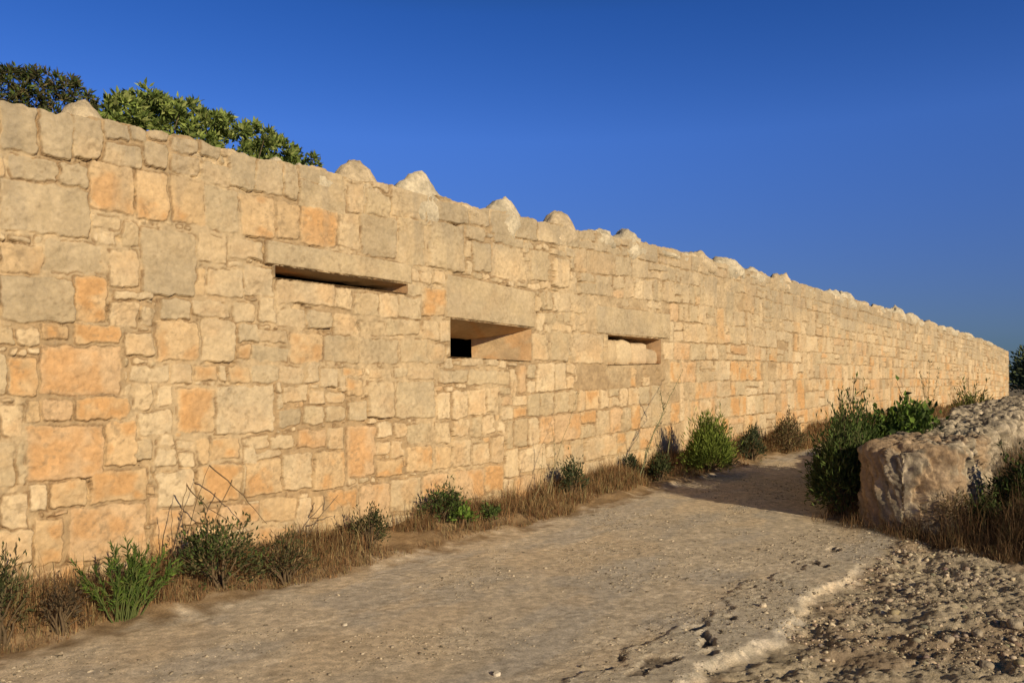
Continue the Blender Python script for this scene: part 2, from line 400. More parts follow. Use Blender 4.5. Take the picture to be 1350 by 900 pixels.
# back, top and ends of the masonry
THK = .75
bt = wallpt(tcol, -THK, topn-.05+(fbm(tcol*3, tcol*0, 3, 6)-.5)*.1); bb = wallpt(tcol, -THK, topn-.8); bfull = wallpt(tcol, -THK, botn)
nb = len(V); V2 = np.concatenate([V, bt, bb]); C2 = np.concatenate([C, np.tile([.36,.30,.21], (2*NT, 1))])
tr_ = ii[-1]; bti = nb+np.arange(NT); bbi = nb+NT+np.arange(NT)
Qt = np.stack([tr_[:-1], tr_[1:], bti[1:], bti[:-1]], -1); Qb = np.stack([bti[:-1], bti[1:], bbi[1:], bbi[:-1]], -1)
Vl = []; Qe = []
for col_ in (0, NT-1):
    st = len(V2); rowsb = bfull[col_][None]*(1-sv[:, None])+bt[col_][None]*sv[:, None]
    V2 = np.concatenate([V2, rowsb]); C2 = np.concatenate([C2, np.tile([.42,.33,.22], (NR, 1))])
    e_ = st+np.arange(NR); fcol = ii[:, col_]
    qq = np.stack([fcol[:-1], e_[:-1], e_[1:], fcol[1:]], -1)
    Qe.append(qq if col_ else qq[:, ::-1])
Qm = np.concatenate([Q[~fh & ~fl], Qt, Qb]+Qe)
u, inv = np.unique(Qm, return_inverse=True)
npmesh('masonry', V2[u], [inv.reshape(Qm.shape)], M_STONE, WALL, C2[u])
for i, s in enumerate(stones):
    if s['k'] == 'lintel':
        submesh('lintel', V, Q, fl & ~fh & (which == i), M_STONE, WALL, C)
# embrasures: grid patches between two rectangles
def patch(rows):
    """rows: list of rings (4 corners in t,w,h); returns verts, quads of the four side walls, subdivided"""
    n = 14; VV = []; QQ = []
    for a, b in zip(rows[:-1], rows[1:]):
        for s in range(4):
            A0, A1, B0, B1 = map(np.array, (a[s], a[(s+1) % 4], b[s], b[(s+1) % 4]))
            uu = np.linspace(0, 1, 25)[:, None, None]; ww = np.linspace(0, 1, n)[None, :, None]
            G = (A0*(1-uu)+A1*uu)*(1-ww)+(B0*(1-uu)+B1*uu)*ww
            st = sum(len(x) for x in VV); VV.append(G.reshape(-1, 3))
            jj = st+np.arange(25*n).reshape(25, n)
            QQ.append(np.stack([jj[:-1, :-1], jj[:-1, 1:], jj[1:, 1:], jj[1:, :-1]], -1).reshape(-1, 4))
    return np.concatenate(VV), np.concatenate(QQ)
def ring(t0, t1, hb0, ht0, hb1, ht1, w): return [(t0, w, ht0), (t1, w, ht1), (t1, w, hb1), (t0, w, hb0)]
def embrasure(name, k, backs, close, colr):
    (tl, h0), (tr, h1), (_, h2), (_, h3) = OP[k]
    rows = [ring(tl, tr, h3, h0, h2, h1, .035)]+backs
    VV, QQ = patch(rows)
    if close:
        b = rows[-1]; st = len(VV); VV = np.concatenate([VV, np.array(b)]); QQ = np.concatenate([QQ, [[st, st+1, st+2, st+3]]])
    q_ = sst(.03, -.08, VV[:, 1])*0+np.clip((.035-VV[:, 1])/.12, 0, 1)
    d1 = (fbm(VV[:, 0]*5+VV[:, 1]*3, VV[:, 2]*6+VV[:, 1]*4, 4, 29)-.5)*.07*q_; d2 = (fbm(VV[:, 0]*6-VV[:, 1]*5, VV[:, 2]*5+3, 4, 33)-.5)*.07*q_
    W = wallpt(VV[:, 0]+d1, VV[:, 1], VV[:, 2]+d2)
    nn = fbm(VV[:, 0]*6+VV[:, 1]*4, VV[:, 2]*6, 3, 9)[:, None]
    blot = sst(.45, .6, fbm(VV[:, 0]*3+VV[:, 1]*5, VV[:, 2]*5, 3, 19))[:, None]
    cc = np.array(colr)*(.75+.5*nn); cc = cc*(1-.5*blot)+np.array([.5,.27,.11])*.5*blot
    return npmesh(name, W, [QQ], M_STONE, WALL, cc)
def chamber(r0, r1):  # space behind an opening, coloured near black to stand in for deep shade
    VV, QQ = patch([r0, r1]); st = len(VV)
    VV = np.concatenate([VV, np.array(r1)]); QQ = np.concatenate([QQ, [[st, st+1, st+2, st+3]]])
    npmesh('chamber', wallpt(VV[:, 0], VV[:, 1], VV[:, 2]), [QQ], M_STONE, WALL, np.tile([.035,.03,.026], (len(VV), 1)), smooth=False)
(tl, h0), (tr, h1), (_, h2), (_, h3) = OP['slit']
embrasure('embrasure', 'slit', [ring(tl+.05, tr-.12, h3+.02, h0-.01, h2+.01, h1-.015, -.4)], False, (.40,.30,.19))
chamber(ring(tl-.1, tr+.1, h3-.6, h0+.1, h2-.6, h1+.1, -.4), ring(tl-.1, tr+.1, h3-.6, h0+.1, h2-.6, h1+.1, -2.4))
(tl, h0), (tr, h1), (_, h2), (_, h3) = OP['niche']
def back_h(pxx, pyy, tb, w):
    y = Y0+DY*tb+NY*w
    return EYE+(HY-pyy)*y/F
Dp = -.7
k_ = (621-CX)/F; tb = (k_*(Y0+NY*Dp)-X0-NX*Dp)/(DX-k_*DY)
ht_, hb_ = back_h(621, 446.5, tb, Dp), back_h(621, 474, tb, Dp)
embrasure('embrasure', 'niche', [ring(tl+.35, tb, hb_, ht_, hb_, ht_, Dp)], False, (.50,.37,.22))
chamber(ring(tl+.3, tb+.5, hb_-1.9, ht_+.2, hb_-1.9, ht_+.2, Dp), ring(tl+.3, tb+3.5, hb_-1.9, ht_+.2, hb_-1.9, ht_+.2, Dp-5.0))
(tl, h0), (tr, h1), (_, h2), (_, h3) = OP['blocked']
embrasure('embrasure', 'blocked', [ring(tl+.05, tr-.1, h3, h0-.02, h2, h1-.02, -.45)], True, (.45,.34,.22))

# icosphere-like blob with noise, used for rocks and coping lumps
def blob(nu=26, nv=16):
    th = np.linspace(0, 2*np.pi, nu, endpoint=False); ph = np.linspace(0, np.pi, nv)
    P = np.stack([np.outer(np.sin(ph), np.cos(th)), np.outer(np.sin(ph), np.sin(th)), np.outer(np.cos(ph), np.ones(nu))], -1)
    j = np.arange(nu*nv).reshape(nv, nu); jn = np.roll(j, -1, 1)
    return P.reshape(-1, 3), np.stack([j[:-1], j[1:], jn[1:], jn[:-1]], -1).reshape(-1, 4)
BP, BQ = blob()
def n3(P, f, s, o=3): return (fbm(P[:, 0]*f+P[:, 2]*f*.7, P[:, 1]*f-P[:, 2]*f*.6, o, s)+fbm(P[:, 2]*f+3, P[:, 0]*f*.8+P[:, 1]*f*.5, o, s+5))/2-.5
def rockverts(c, rx, ry, rz, seed, rough=.5, sq=1.0, f=1.6):
    P = BP.copy(); P = np.sign(P)*np.abs(P)**sq
    r = 1+rough*n3(P+seed*3.1, f, seed)*2+rough*.4*n3(P+seed, f*3.5, seed+2)*2
    P = P*r[:, None]
    L = P[:, 0:1]*np.array([DX, DY, 0])*rx+P[:, 1:2]*np.array([NX, NY, 0])*ry+P[:, 2:3]*np.array([0, 0, rz])
    return L+np.array(c)
# capping lumps along the top: px apex, py apex, px base left, px base right
LUMPS = [(118,124,88,152),(377,203,364,394),(406,213,394,418),(483,208,457,513),(564,221,535,596),(675,258,655,693),(748,276,731,766),(798,300,782,817),(838,301,826,852),
 (930,330,915,946),(968,338,955,982),(1003,352,990,1016),(1040,359,1024,1052),(1105,381,1092,1118),(1122,384,1114,1132),(1165,401,1155,1174),(1188,403,1181,1197),(1207,412,1199,1215),(1232,422,1224,1240),(1256,430,1248,1265),(1278,438,1270,1288),
 (262,185,246,280),(330,200,316,344),(430,225,414,446),(620,266,604,640),(884,328,866,900),(1068,374,1056,1082),(1142,396,1134,1151)]
for q_ in np.linspace(895, 1322, 30)+rs.uniform(-5, 5, 30):
    w_p = rs.uniform(4, 8)*(1.15-(q_-880)/900); LUMPS.append((q_+rs.uniform(-2, 2), float(np.interp(q_, TOPK[:, 0], TOPK[:, 1]))-rs.uniform(2.5, 7)*(1.1-(q_-880)/800), q_-w_p, q_+w_p))
for i, (ax, ay, xl, xr) in enumerate(LUMPS):
    ta, tb2 = float(t_of_px(xl)), float(t_of_px(xr)); tm = float(t_of_px(ax)); tc = (ta+tb2)/2
    hb2 = float(wtop(tc)); hh = max(float(h_of(ay, tm))-hb2, .04); rx = (tb2-ta)/2
    big = i < 7; c = wallpt(tc, -.17, hb2-.07)
    P = rockverts(c, rx*1.05, min(.2, .12+rx*.3), hh+.07, 3+i, rs.uniform(.26, .36) if big else rs.uniform(.4, .65), rs.uniform(.75, 1.0))
    z = np.clip((P[:, 2]-c[2])/(hh+.07), 0, 1.3)
    P[:, :2] = P[:, :2]+(wallpt(tm, -.17, 0)-wallpt(tc, -.17, 0))[:2]*(z**.8)[:, None]      # leans to its peak
    tp_ = (.30 if big else rs.uniform(0, .3))*np.clip(z, 0, 1)[:, None]; ctr = (c+(wallpt(tm, 0, 0)-wallpt(tc, 0, 0))*z[:, None])[:, :2]
    P[:, :2] = P[:, :2]*(1-tp_)+ctr*tp_
    mx = np.sort(P[:, 2])[-4]; P[:, 2] = np.where(P[:, 2] > c[2], c[2]+(P[:, 2]-c[2])*(hb2+hh-c[2])/(mx-c[2]), P[:, 2])
    nn = n3(P, 7, i)[:, None]
    cc = (np.array([.50,.43,.31])*(1+1.1*nn)) if i % 3 else (np.array([.50,.40,.265])*(1+1.1*nn))
    if i == 0: cc = np.array([.43,.35,.235])*(1+1.1*nn)
    npmesh('coping_stone', P, [BQ], M_ROCK, WALL, cc)
# rough stones blocking the third opening
for i, (xa, xb, yt, yb) in enumerate(((798,818,448,482),(816,838,449,482),(834,858,452,482),(852,870,460,482))):
    ta, tb2 = float(t_of_px(xa)), float(t_of_px(xb)); tm = (ta+tb2)/2
    ht, hb2 = float(h_of(yt, tm)), float(h_of(yb, tm))
    P = rockverts(wallpt(tm, -.18, (ht+hb2)/2), (tb2-ta)/2*1.02, .17, (ht-hb2)/2*1.02, 40+i, .2, .55)
    npmesh('infill_stone', P, [BQ], M_STONE, WALL, np.array([(.50,.38,.23),(.55,.43,.27),(.53,.40,.25),(.46,.35,.22)][i])*(1+.5*n3(P, 8, i))[:, None])

# ------------------------------------------------------------------ ground
def axis(lo, hi, step, far_lo, far_hi, k=1.12):
    m = list(np.arange(lo, hi, step)); s = step; x = m[-1]
    while x < far_hi: s *= k; x += s; m.append(x)
    s = step; x = m[0]
    while x > far_lo: s *= k; x -= s; m.insert(0, x)
    return np.array(m)
KW = 4.55
def kerb_w(t): return KW+.10*(vn(np.asarray(t)*.9, 0*np.asarray(t)+2.2, 4)-.5)*2+.20*(fbm(np.asarray(t)*4, 0*np.asarray(t)+1, 3, 5)-.5)+.08*(vn(np.asarray(t)*14, 0*np.asarray(t)+4, 6)-.5)
PITS = [(915,826,.07,.035),(925,838,.05,.04),(932,848,.045,.04),(934,862,.04,.035),(1070,742,.08,.02),(1085,745,.05,.025),(1097,722,.06,.03),(866,872,.09,.02),(845,886,.07,.02),(800,880,.05,.015),(992,774,.035,.025),(1003,790,.035,.02),(960,816,.05,.02),(820,862,.05,.015)]
def gflat(px_, py_, z=0.0):
    kx, kz = (px_-CX)/F, (HY-py_)/F
    y = 5.
    for _ in range(25):
        y = (EYE-z)/max(-kz, 1e-3); y = min(y, 70); x = kx*y
        t, w = tw(x, y); z = .5*z+.5*float(gh0(t, w))
    return x, y, t, w
def gh0(t, w):
    bank = .12*(1-sst(.15, 1.05, w))
    return g(t)+bank+.03*sst(4.6, 6, w)
PT = []
def gh(t, w):
    t = np.asarray(t, float); w = np.asarray(w, float)
    z = gh0(t, w)
    z = z+(fbm(t*.8, w*.8, 3, 201)-.5)*.05*sst(.2, 1, w)
    near = 1-sst(12, 25, np.abs(t-4))
    bankm = 1-sst(.7, 1.15, w)
    z = z+bankm*(fbm(t*3, w*3, 4, 211)-.5)*.14
    kw = kerb_w(t)
    rub = sst(.0, .25, w-kw)
    z = z+rub*((fbm(t*3, w*3, 3, 221)-.5)*.07+(np.floor(fbm(t*4, w*4, 3, 224)*9)/9-.5)*.10+(fbm(t*14, w*14, 3, 225)-.5)*.035+(np.abs(fbm(t*26, w*26, 3, 231)-.5)*2)*.03)*near
    z = z-.035*sst(-.01, .07, w-kw+.10*(fbm(t*18, w*18, 2, 227)-.5))*np.clip(1-sst(1.0, 2.5, w-kw), 0, 1)*(1-sst(5.0, 6.2, t))
    road = (1-rub)*(1-bankm)
    rough = sst(.45, .62, fbm(t*.7+5, w*1.6, 3, 241))*.7+.3+.6*sst(3.4, 4.4, w)
    z = z+road*rough*((fbm(t*16, w*16, 3, 251)-.5)*.008+(fbm(t*45, w*45, 2, 255)-.5)*.009)
    kn = fbm(t*6, w*6, 3, 228)-.5
    z = z+.016*sst(-.50, -.46, w-kw+.35*kn)*(1-sst(-.02, .02, w-kw))*(1-sst(5.3, 5.9, t))
    for (pt_, pw_, r, dp) in PT:
        dd = np.hypot((t-pt_)/1.5, w-pw_)+(fbm(t*9, w*9, 3, 261)-.5)*r*2.2+(fbm(t*30, w*30, 2, 265)-.5)*.05
        z = z-dp*(1-sst(r*.75, r*1.05, dd))
    return z
for (a, b, r, dp) in PITS:
    x, y, t, w = gflat(a, b); PT.append((t, w, r, dp))
ta_ = axis(-1.6, 11.5, .0155, -250, 700, 1.09); wa_ = axis(.0, 7.2, .0155, -260, 260, 1.09)
GT, GW = np.meshgrid(ta_, wa_)
GZ = gh(GT, GW)
GV = wallpt(GT, GW, GZ)
kw = kerb_w(GT)
nA = fbm(GT*1.3, GW*2.6, 4, 301); nB = fbm(GT*7, GW*7, 4, 311); nC = fbm(GT*25, GW*25, 2, 321)
road_c = np.array([.52,.435,.31])*(.72+.55*nB[..., None])
track = sst(.46, .62, nA)*.75
road_c = road_c*(1-track[..., None])+np.array([.43,.38,.30])*track[..., None]
tan = sst(.5, .66, fbm(GT*1.1+9, GW*2, 4, 331))*.6
road_c = road_c*(1-tan[..., None])+np.array([.56,.44,.285])*tan[..., None]
road_c = road_c*(.62+.76*nC[..., None])*np.array([1.09, 1.10, 1.17])
bank_c = np.array([.29,.195,.105])*(.6+.8*nB[..., None])
rub_c = np.array([.43,.355,.25])*(.35+.75*nB[..., None]+.5*nC[..., None])
redd = sst(.5, .65, fbm(GT*2+4, GW*2, 4, 341))[..., None]*.6
rub_c = rub_c*(1-redd)+np.array([.26,.18,.115])*redd
kerb_m = sst(-.50, -.46, GW-kw+.35*(fbm(GT*6, GW*6, 3, 228)-.5))*(1-sst(-.03, .05, GW-kw+.16*(nC-.5)))*(1-sst(5.3, 5.9, GT))*sst(.22, .35, fbm(GT*1.7, GW*3, 3, 351))
bm_ = (1-sst(.75, 1.2, GW+(nB-.5)*.5))[..., None]
rm_ = sst(.0, .12, GW-kw+(nB-.5)*.1)[..., None]
GC = road_c*(1-bm_)+bank_c*bm_
GC = GC*(1-rm_)+rub_c*rm_
kerb_m = kerb_m*(.55+.45*sst(.4, .6, fbm(GT*4, GW*6, 3, 355)))
GC = GC*(1-.7*kerb_m[..., None])+np.array([.53,.465,.36])*(.75+.5*nC[..., None])*.7*kerb_m[..., None]
far = sst(30, 60, np.hypot(GV[..., 0], GV[..., 1]))[..., None]
GC = GC*(1-far)+np.array([.24,.19,.11])*far
pitm = np.zeros(GT.shape)
for (pt_, pw_, r_, dp) in PT:
    dd = np.hypot((GT-pt_)/1.5, GW-pw_)+(fbm(GT*9, GW*9, 3, 261)-.5)*r_*2.2+(fbm(GT*30, GW*30, 2, 265)-.5)*.05
    pitm = np.maximum(pitm, 1-sst(r_*.75, r_*1.05, dd))
pitm = (pitm*.8)[..., None]; GC = GC*(1-pitm)+np.array([.15,.115,.085])*(.6+.8*nC[..., None])*pitm       # exposed soil in the holes, painted darker in place of their shade
# brush ground on the right: dark litter
br = (sst(-.35, .25, GT-(7.15-.45*(GW-4.3))+(nB-.5)*.8)*sst(3.45, 3.8, GW+(nB-.5)*.3))[..., None]
GC = GC*(1-br)+np.array([.17,.115,.07])*(.6+.8*nB[..., None])*br
nw, ntt = GT.shape; gi = np.arange(nw*ntt).reshape(nw, ntt)
GQ = np.stack([gi[:-1, :-1], gi[1:, :-1], gi[1:, 1:], gi[:-1, 1:]], -1).reshape(-1, 4)
GVf = GV.reshape(-1, 3); GCf = GC.reshape(-1, 3)
mid = lambda A: A[:-1, :-1].reshape(-1)
on_road = (mid(GW+(nB-.5)*.25) > .9) & (mid(GW-kw) < 0) & (mid(GT) > -40) & (mid(GT) < 90)
on_bank = (mid(GW+(nB-.5)*.25) <= .9) & (mid(GW) > -.1) & (mid(GT) > -40) & (mid(GT) < 90)
def gpart(name, sel):
    q = GQ[sel]; u, inv = np.unique(q, return_inverse=True)
    return tag(npmesh(name, GVf[u], [inv.reshape(q.shape)], M_GROUND, None, GCf[u]), kind='structure')
gpart('dirt_road', on_road); gpart('verge', on_bank); gpart('ground', ~on_road & ~on_bank)
# raised fill behind the wall
tt_ = np.linspace(-9, T_END, 160); ww_ = np.linspace(-THK+.02, -30, 40)
BT, BW = np.meshgrid(tt_, ww_)
BZ = wtop(BT)-.45+(fbm(BT*.8, BW*.8, 3, 401)-.5)*.2-.02*np.abs(BW)
bi = np.arange(BT.size).reshape(BT.shape)
BQ2 = np.stack([bi[:-1, :-1], bi[1:, :-1], bi[1:, 1:], bi[:-1, 1:]], -1).reshape(-1, 4)
tag(npmesh('terrace', wallpt(BT, BW, BZ).reshape(-1, 3), [BQ2], M_GROUND, None, np.tile([.26,.2,.12], (BT.size, 1))), kind='structure')

def ground_pt(px_, py_):
    x, y, t, w = gflat(px_, py_)
    return np.array([x, y, float(gh(t, w))]), y, t, w

# ------------------------------------------------------------------ loose gravel (uncountable)
ico = []
_p = (1+5**.5)/2
IV = np.array([(-1,_p,0),(1,_p,0),(-1,-_p,0),(1,-_p,0),(0,-1,_p),(0,1,_p),(0,-1,-_p),(0,1,-_p),(_p,0,-1),(_p,0,1),(-_p,0,-1),(-_p,0,1)], float)/math.hypot(1, _p)
IF = np.array([(0,11,5),(0,5,1),(0,1,7),(0,7,10),(0,10,11),(1,5,9),(5,11,4),(11,10,2),(10,7,6),(7,1,8),(3,9,4),(3,4,2),(3,2,6),(3,6,8),(3,8,9),(4,9,5),(2,4,11),(6,2,10),(8,6,7),(9,8,1)])
def gravel(name, t, w, size, cols, sink=.46):
    n = len(t); c = wallpt(t, w, gh(t, w)); 
    a = rs.rand(n)*6.28
    sx = size*rs.uniform(.7, 1.3, n); sy = size*rs.uniform(.6, 1.1, n); sz = size*rs.uniform(.4, .8, n)
    P = IV[None]*(1+(rs.rand(n, 12, 1)-.5)*.95)
    P = P*np.stack([sx, sy, sz], -1)[:, None, :]
    ca, sa = np.cos(a)[:, None], np.sin(a)[:, None]
    X = P[..., 0]*ca-P[..., 1]*sa; Yv = P[..., 0]*sa+P[..., 1]*ca
    P = np.stack([X, Yv, P[..., 2]], -1)+c[:, None, :]; P[..., 2] += (sz*(1-2*sink)*.5)[:, None]
    Fc = (IF[None]+(np.arange(n)*12)[:, None, None]).reshape(-1, 3)
    col = np.repeat(cols, 12, 0)
    return npmesh(name, P.reshape(-1, 3), [Fc], M_PEB, None, col, smooth=False)
n = 42000
t = rs.uniform(-1.5, 9, n); w = KW+.05+rs.rand(n)**1.1*4.2
cl = fbm(t*1.6, w*1.6, 3, 501); kp = (cl > rs.uniform(.40, .60, n)) & (t < 7.2-.45*(w-4.3)); t, w = t[kp], w[kp]
size = .0055/np.maximum(rs.rand(len(t)), .012)**.40
cols = np.array([.47,.385,.28])*rs.uniform(.4, 1.3, (len(t), 1))*np.array([1, 1, 1])+rs.uniform(-.02, .02, (len(t), 3))
o = gravel('rubble_gravel', t, w, np.clip(size, .006, .05), np.clip(cols, .03, .8)); tag(o, 'pale broken stones and gravel strewn right of the track edge', 'gravel', kind='stuff')
n = 80000
t = -1.5+rs.rand(n)**1.3*16; w = 1.0+rs.rand(n)*3.6
kp = fbm(t*.9, w*1.8, 3, 511)+.12*sst(3, 4.4, w) > rs.uniform(.42, .72, n); t, w = t[kp], w[kp]
size = .0033/np.maximum(rs.rand(len(t)), .004)**.36
cols = np.array([.46,.385,.28])*rs.uniform(.25, 1.15, (len(t), 1))
o = gravel('road_grit', t, w, np.clip(size, .003, .018), np.clip(cols, .03, .8)); tag(o, 'fine loose grit lying on the dusty track', 'grit', kind='stuff')

# ------------------------------------------------------------------ single loose stones
def loose_stone(px_, py_, r, label, group=None, colr=(.55,.47,.36), seed=1):
    p, y, t, w = ground_pt(px_, py_)
    P = rockverts((p[0], p[1], p[2]+r*.35), r*1.1, r*.9, r*.65, seed, .35, .8)
    o = npmesh('loose_stone', P, [BQ], M_ROCK, None, np.array(colr)*(1+.4*n3(P, 20, seed))[:, None], origin=tuple(p))
    tag(o, label, 'stone', group)
loose_stone(655, 888, .022, 'small bright pale stone at the bottom edge of the track, left of the broken holes', colr=(.7,.62,.5), seed=61)
loose_stone(1006, 801, .028, 'pale stone beside the small hole at the edge of the track', colr=(.62,.52,.38), seed=62)
loose_stone(455, 823, .017, 'small pale stone lying in the middle of the track', colr=(.62,.54,.42), seed=63)
for i, (a, b, r) in enumerate(((1288,838,.05),(1250,842,.055),(1318,812,.045),(1338,822,.07),(1225,768,.04),(1195,775,.035),(1300,868,.06))):
    loose_stone(a, b, r*.72, ['flat beige stone lying in the rubble at lower right','blocky beige stone second from left of the lower right rubble group','rounded stone in the rubble left of the largest stone at the right edge','largest pale stone of the rubble, at the right edge','tan stone lying in the upper part of the rubble','small tan stone at the top left of the rubble patch','broad grey beige stone lowest in the rubble at lower right'][i], 'loose stones in the rubble', (.38,.315,.23) if i % 2 else (.33,.275,.205), 70+i)

# ------------------------------------------------------------------ low wall on the right of the track
LT0, LT1, LW0, LW1 = 7.35, 27., 3.95, 5.0
def lowtop(t): return np.interp(t, [7, 7.6, 8.5, 9.8, 10.8, 12, 13, 17, 27], [.85, .95, .94, .95, .98, 1.08, 1.22, 1.26, 1.4])
nt_, ns_ = 760, 190
ts = LT0+(LT1-LT0)*np.linspace(0, 1, nt_)**1.6
TT = np.broadcast_to(ts[None], (ns_, nt_)).copy(); SS = np.broadcast_to(np.linspace(0, 1, ns_)[:, None], TT.shape)
cap = np.sqrt(np.clip(1-(1-np.clip((ts-LT0)/.30, 0, 1))**2, 0, 1))
wc = (LW0+LW1)/2+.08*(vn(ts*.5, ts*0, 3)-.5)
hwl = (LW1-LW0)/2*cap*(1-.22*sst(9.6, 10.4, ts)*(1-sst(10.8, 12, ts)))
bz = g(ts)-.2; HT = lowtop(ts)-bz+.03
HT = HT*(.93+.07*cap)+(fbm(ts*1.6, ts*0, 3, 655)-.5)*.10
def prof(f, hw, H):                                            # flat-sided section with worn arrises, by arc length
    r_ = np.minimum(.13, hw*.9); L1 = H-r_; L2 = np.pi/2*r_; L3 = 2*(hw-r_); tot = 2*L1+2*L2+L3; q = f*tot
    w = np.where(q < L1, hw, 0.); z = np.where(q < L1, q, 0.); nw = np.where(q < L1, 1., 0.); nz = 0*q
    m = (q >= L1) & (q < L1+L2); an = (q-L1)/np.maximum(r_, 1e-6)
    w = np.where(m, hw-r_+r_*np.cos(an), w); z = np.where(m, H-r_+r_*np.sin(an), z); nw = np.where(m, np.cos(an), nw); nz = np.where(m, np.sin(an), nz)
    m = (q >= L1+L2) & (q < L1+L2+L3); w = np.where(m, hw-r_-(q-L1-L2), w); z = np.where(m, H, z); nz = np.where(m, 1, nz)
    m = (q >= L1+L2+L3) & (q < L1+2*L2+L3); an = (q-L1-L2-L3)/np.maximum(r_, 1e-6)+np.pi/2
    w = np.where(m, -hw+r_+r_*np.cos(an), w); z = np.where(m, H-r_+r_*np.sin(an), z); nw = np.where(m, np.cos(an), nw); nz = np.where(m, np.sin(an), nz)
    m = q >= L1+2*L2+L3; w = np.where(m, -hw, w); z = np.where(m, tot-q, z); nw = np.where(m, -1, nw)
    return w, z, nw, nz, q
w_, z_, nw_, nz_, arc = prof(SS, np.maximum(hwl, .004)[None], HT[None])
ZZ = bz[None]+z_; WW = wc[None]+w_
us = LT0+np.concatenate([[0], np.cumsum(np.hypot(np.diff(ts), np.diff(hwl)))]); UU = np.broadcast_to(us[None], TT.shape)   # distance along the outline
NP = 6500
wp = np.stack([rs.uniform(LT0-.3, us[-1]+.3, NP), rs.uniform(-.2, 3.6, NP)], -1); wp = wp[np.argsort(wp[:, 0])]
xq = UU+(fbm(UU*5, arc*5, 3, 651)-.5)*.16; yq = arc+(fbm(UU*5, arc*5, 3, 661)-.5)*.16
f1 = np.full(TT.shape, 9.); f2 = np.full(TT.shape, 9.); cid = np.zeros(TT.shape, int)
for jc in range(nt_):
    lo_, hi_ = np.searchsorted(wp[:, 0], [us[jc]-.45, us[jc]+.45])
    dd = np.hypot((xq[:, jc, None]-wp[None, lo_:hi_, 0])*1.25, (yq[:, jc, None]-wp[None, lo_:hi_, 1])*.85)
    o2 = np.argsort(dd, 1)[:, :2]; rr_ = np.arange(ns_)
    f1[:, jc] = dd[rr_, o2[:, 0]]; f2[:, jc] = dd[rr_, o2[:, 1]]; cid[:, jc] = lo_+o2[:, 0]
cell = sst(0, .03, f2-f1)*.8+.2; cr = rs.rand(NP)[cid]
keepc = sst(.42, .58, fbm(UU*1.1, arc*1.3, 3, 665))             # mortar rendering still covers some of the rubble
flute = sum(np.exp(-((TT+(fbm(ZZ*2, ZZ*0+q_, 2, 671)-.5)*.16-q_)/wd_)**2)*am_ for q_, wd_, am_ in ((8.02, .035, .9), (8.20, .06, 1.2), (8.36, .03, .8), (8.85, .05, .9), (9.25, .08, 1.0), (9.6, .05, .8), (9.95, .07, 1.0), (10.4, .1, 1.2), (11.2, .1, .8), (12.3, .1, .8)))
rgh = (fbm(UU*3, arc*3, 4, 611)-.5)*.16+(fbm(UU*11, arc*11, 5, 621)-.5)*.15-.05*sst(.56, .66, fbm(UU*6, arc*6, 3, 625))+((cell-1)*.05+(cr-.5)*.05)*keepc-.10*np.clip(flute, 0, 1.3)*np.abs(nw_)
rgh = rgh*(.25+.75*sst(.0, .6, cap))[None]
WW = WW+rgh*nw_; ZZ = ZZ+rgh*nz_*.7; TT2 = TT-(rgh+.0)*(1-cap)[None]*.8
P = wallpt(TT2, WW, ZZ).reshape(-1, 3)
li = np.arange(nt_*ns_).reshape(ns_, nt_)
LQ = np.stack([li[:-1, :-1], li[:-1, 1:], li[1:, 1:], li[1:, :-1]], -1).reshape(-1, 4)
_k = np.arange(ns_//2-1); EQ = np.stack([li[_k, 0], li[_k+1, 0], li[ns_-2-_k, 0], li[ns_-1-_k, 0]], -1)
nz = fbm(UU*2.5, arc*2.5, 4, 631)[..., None]; nz2 = fbm(UU*11, arc*11, 4, 641)[..., None]
lc = np.array([.33,.275,.20])*(.1+1.8*nz2)*(1+(.5*cr-.25)*keepc)[..., None]*(1-.35*np.clip(flute*np.abs(nw_), 0, 1))[..., None]; rd = sst(.5, .64, nz)*.6*(1-sst(9, 10.5, TT))[..., None]  # flutes also darkened in the colour, as shade inside the grooves
lc = lc*(1-rd)+np.array([.33,.21,.115])*rd
lc = lc.reshape(-1, 3)
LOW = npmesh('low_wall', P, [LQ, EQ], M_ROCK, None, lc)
tag(LOW, 'low crumbling rubble wall with rounded end on the right side of the track', 'wall')

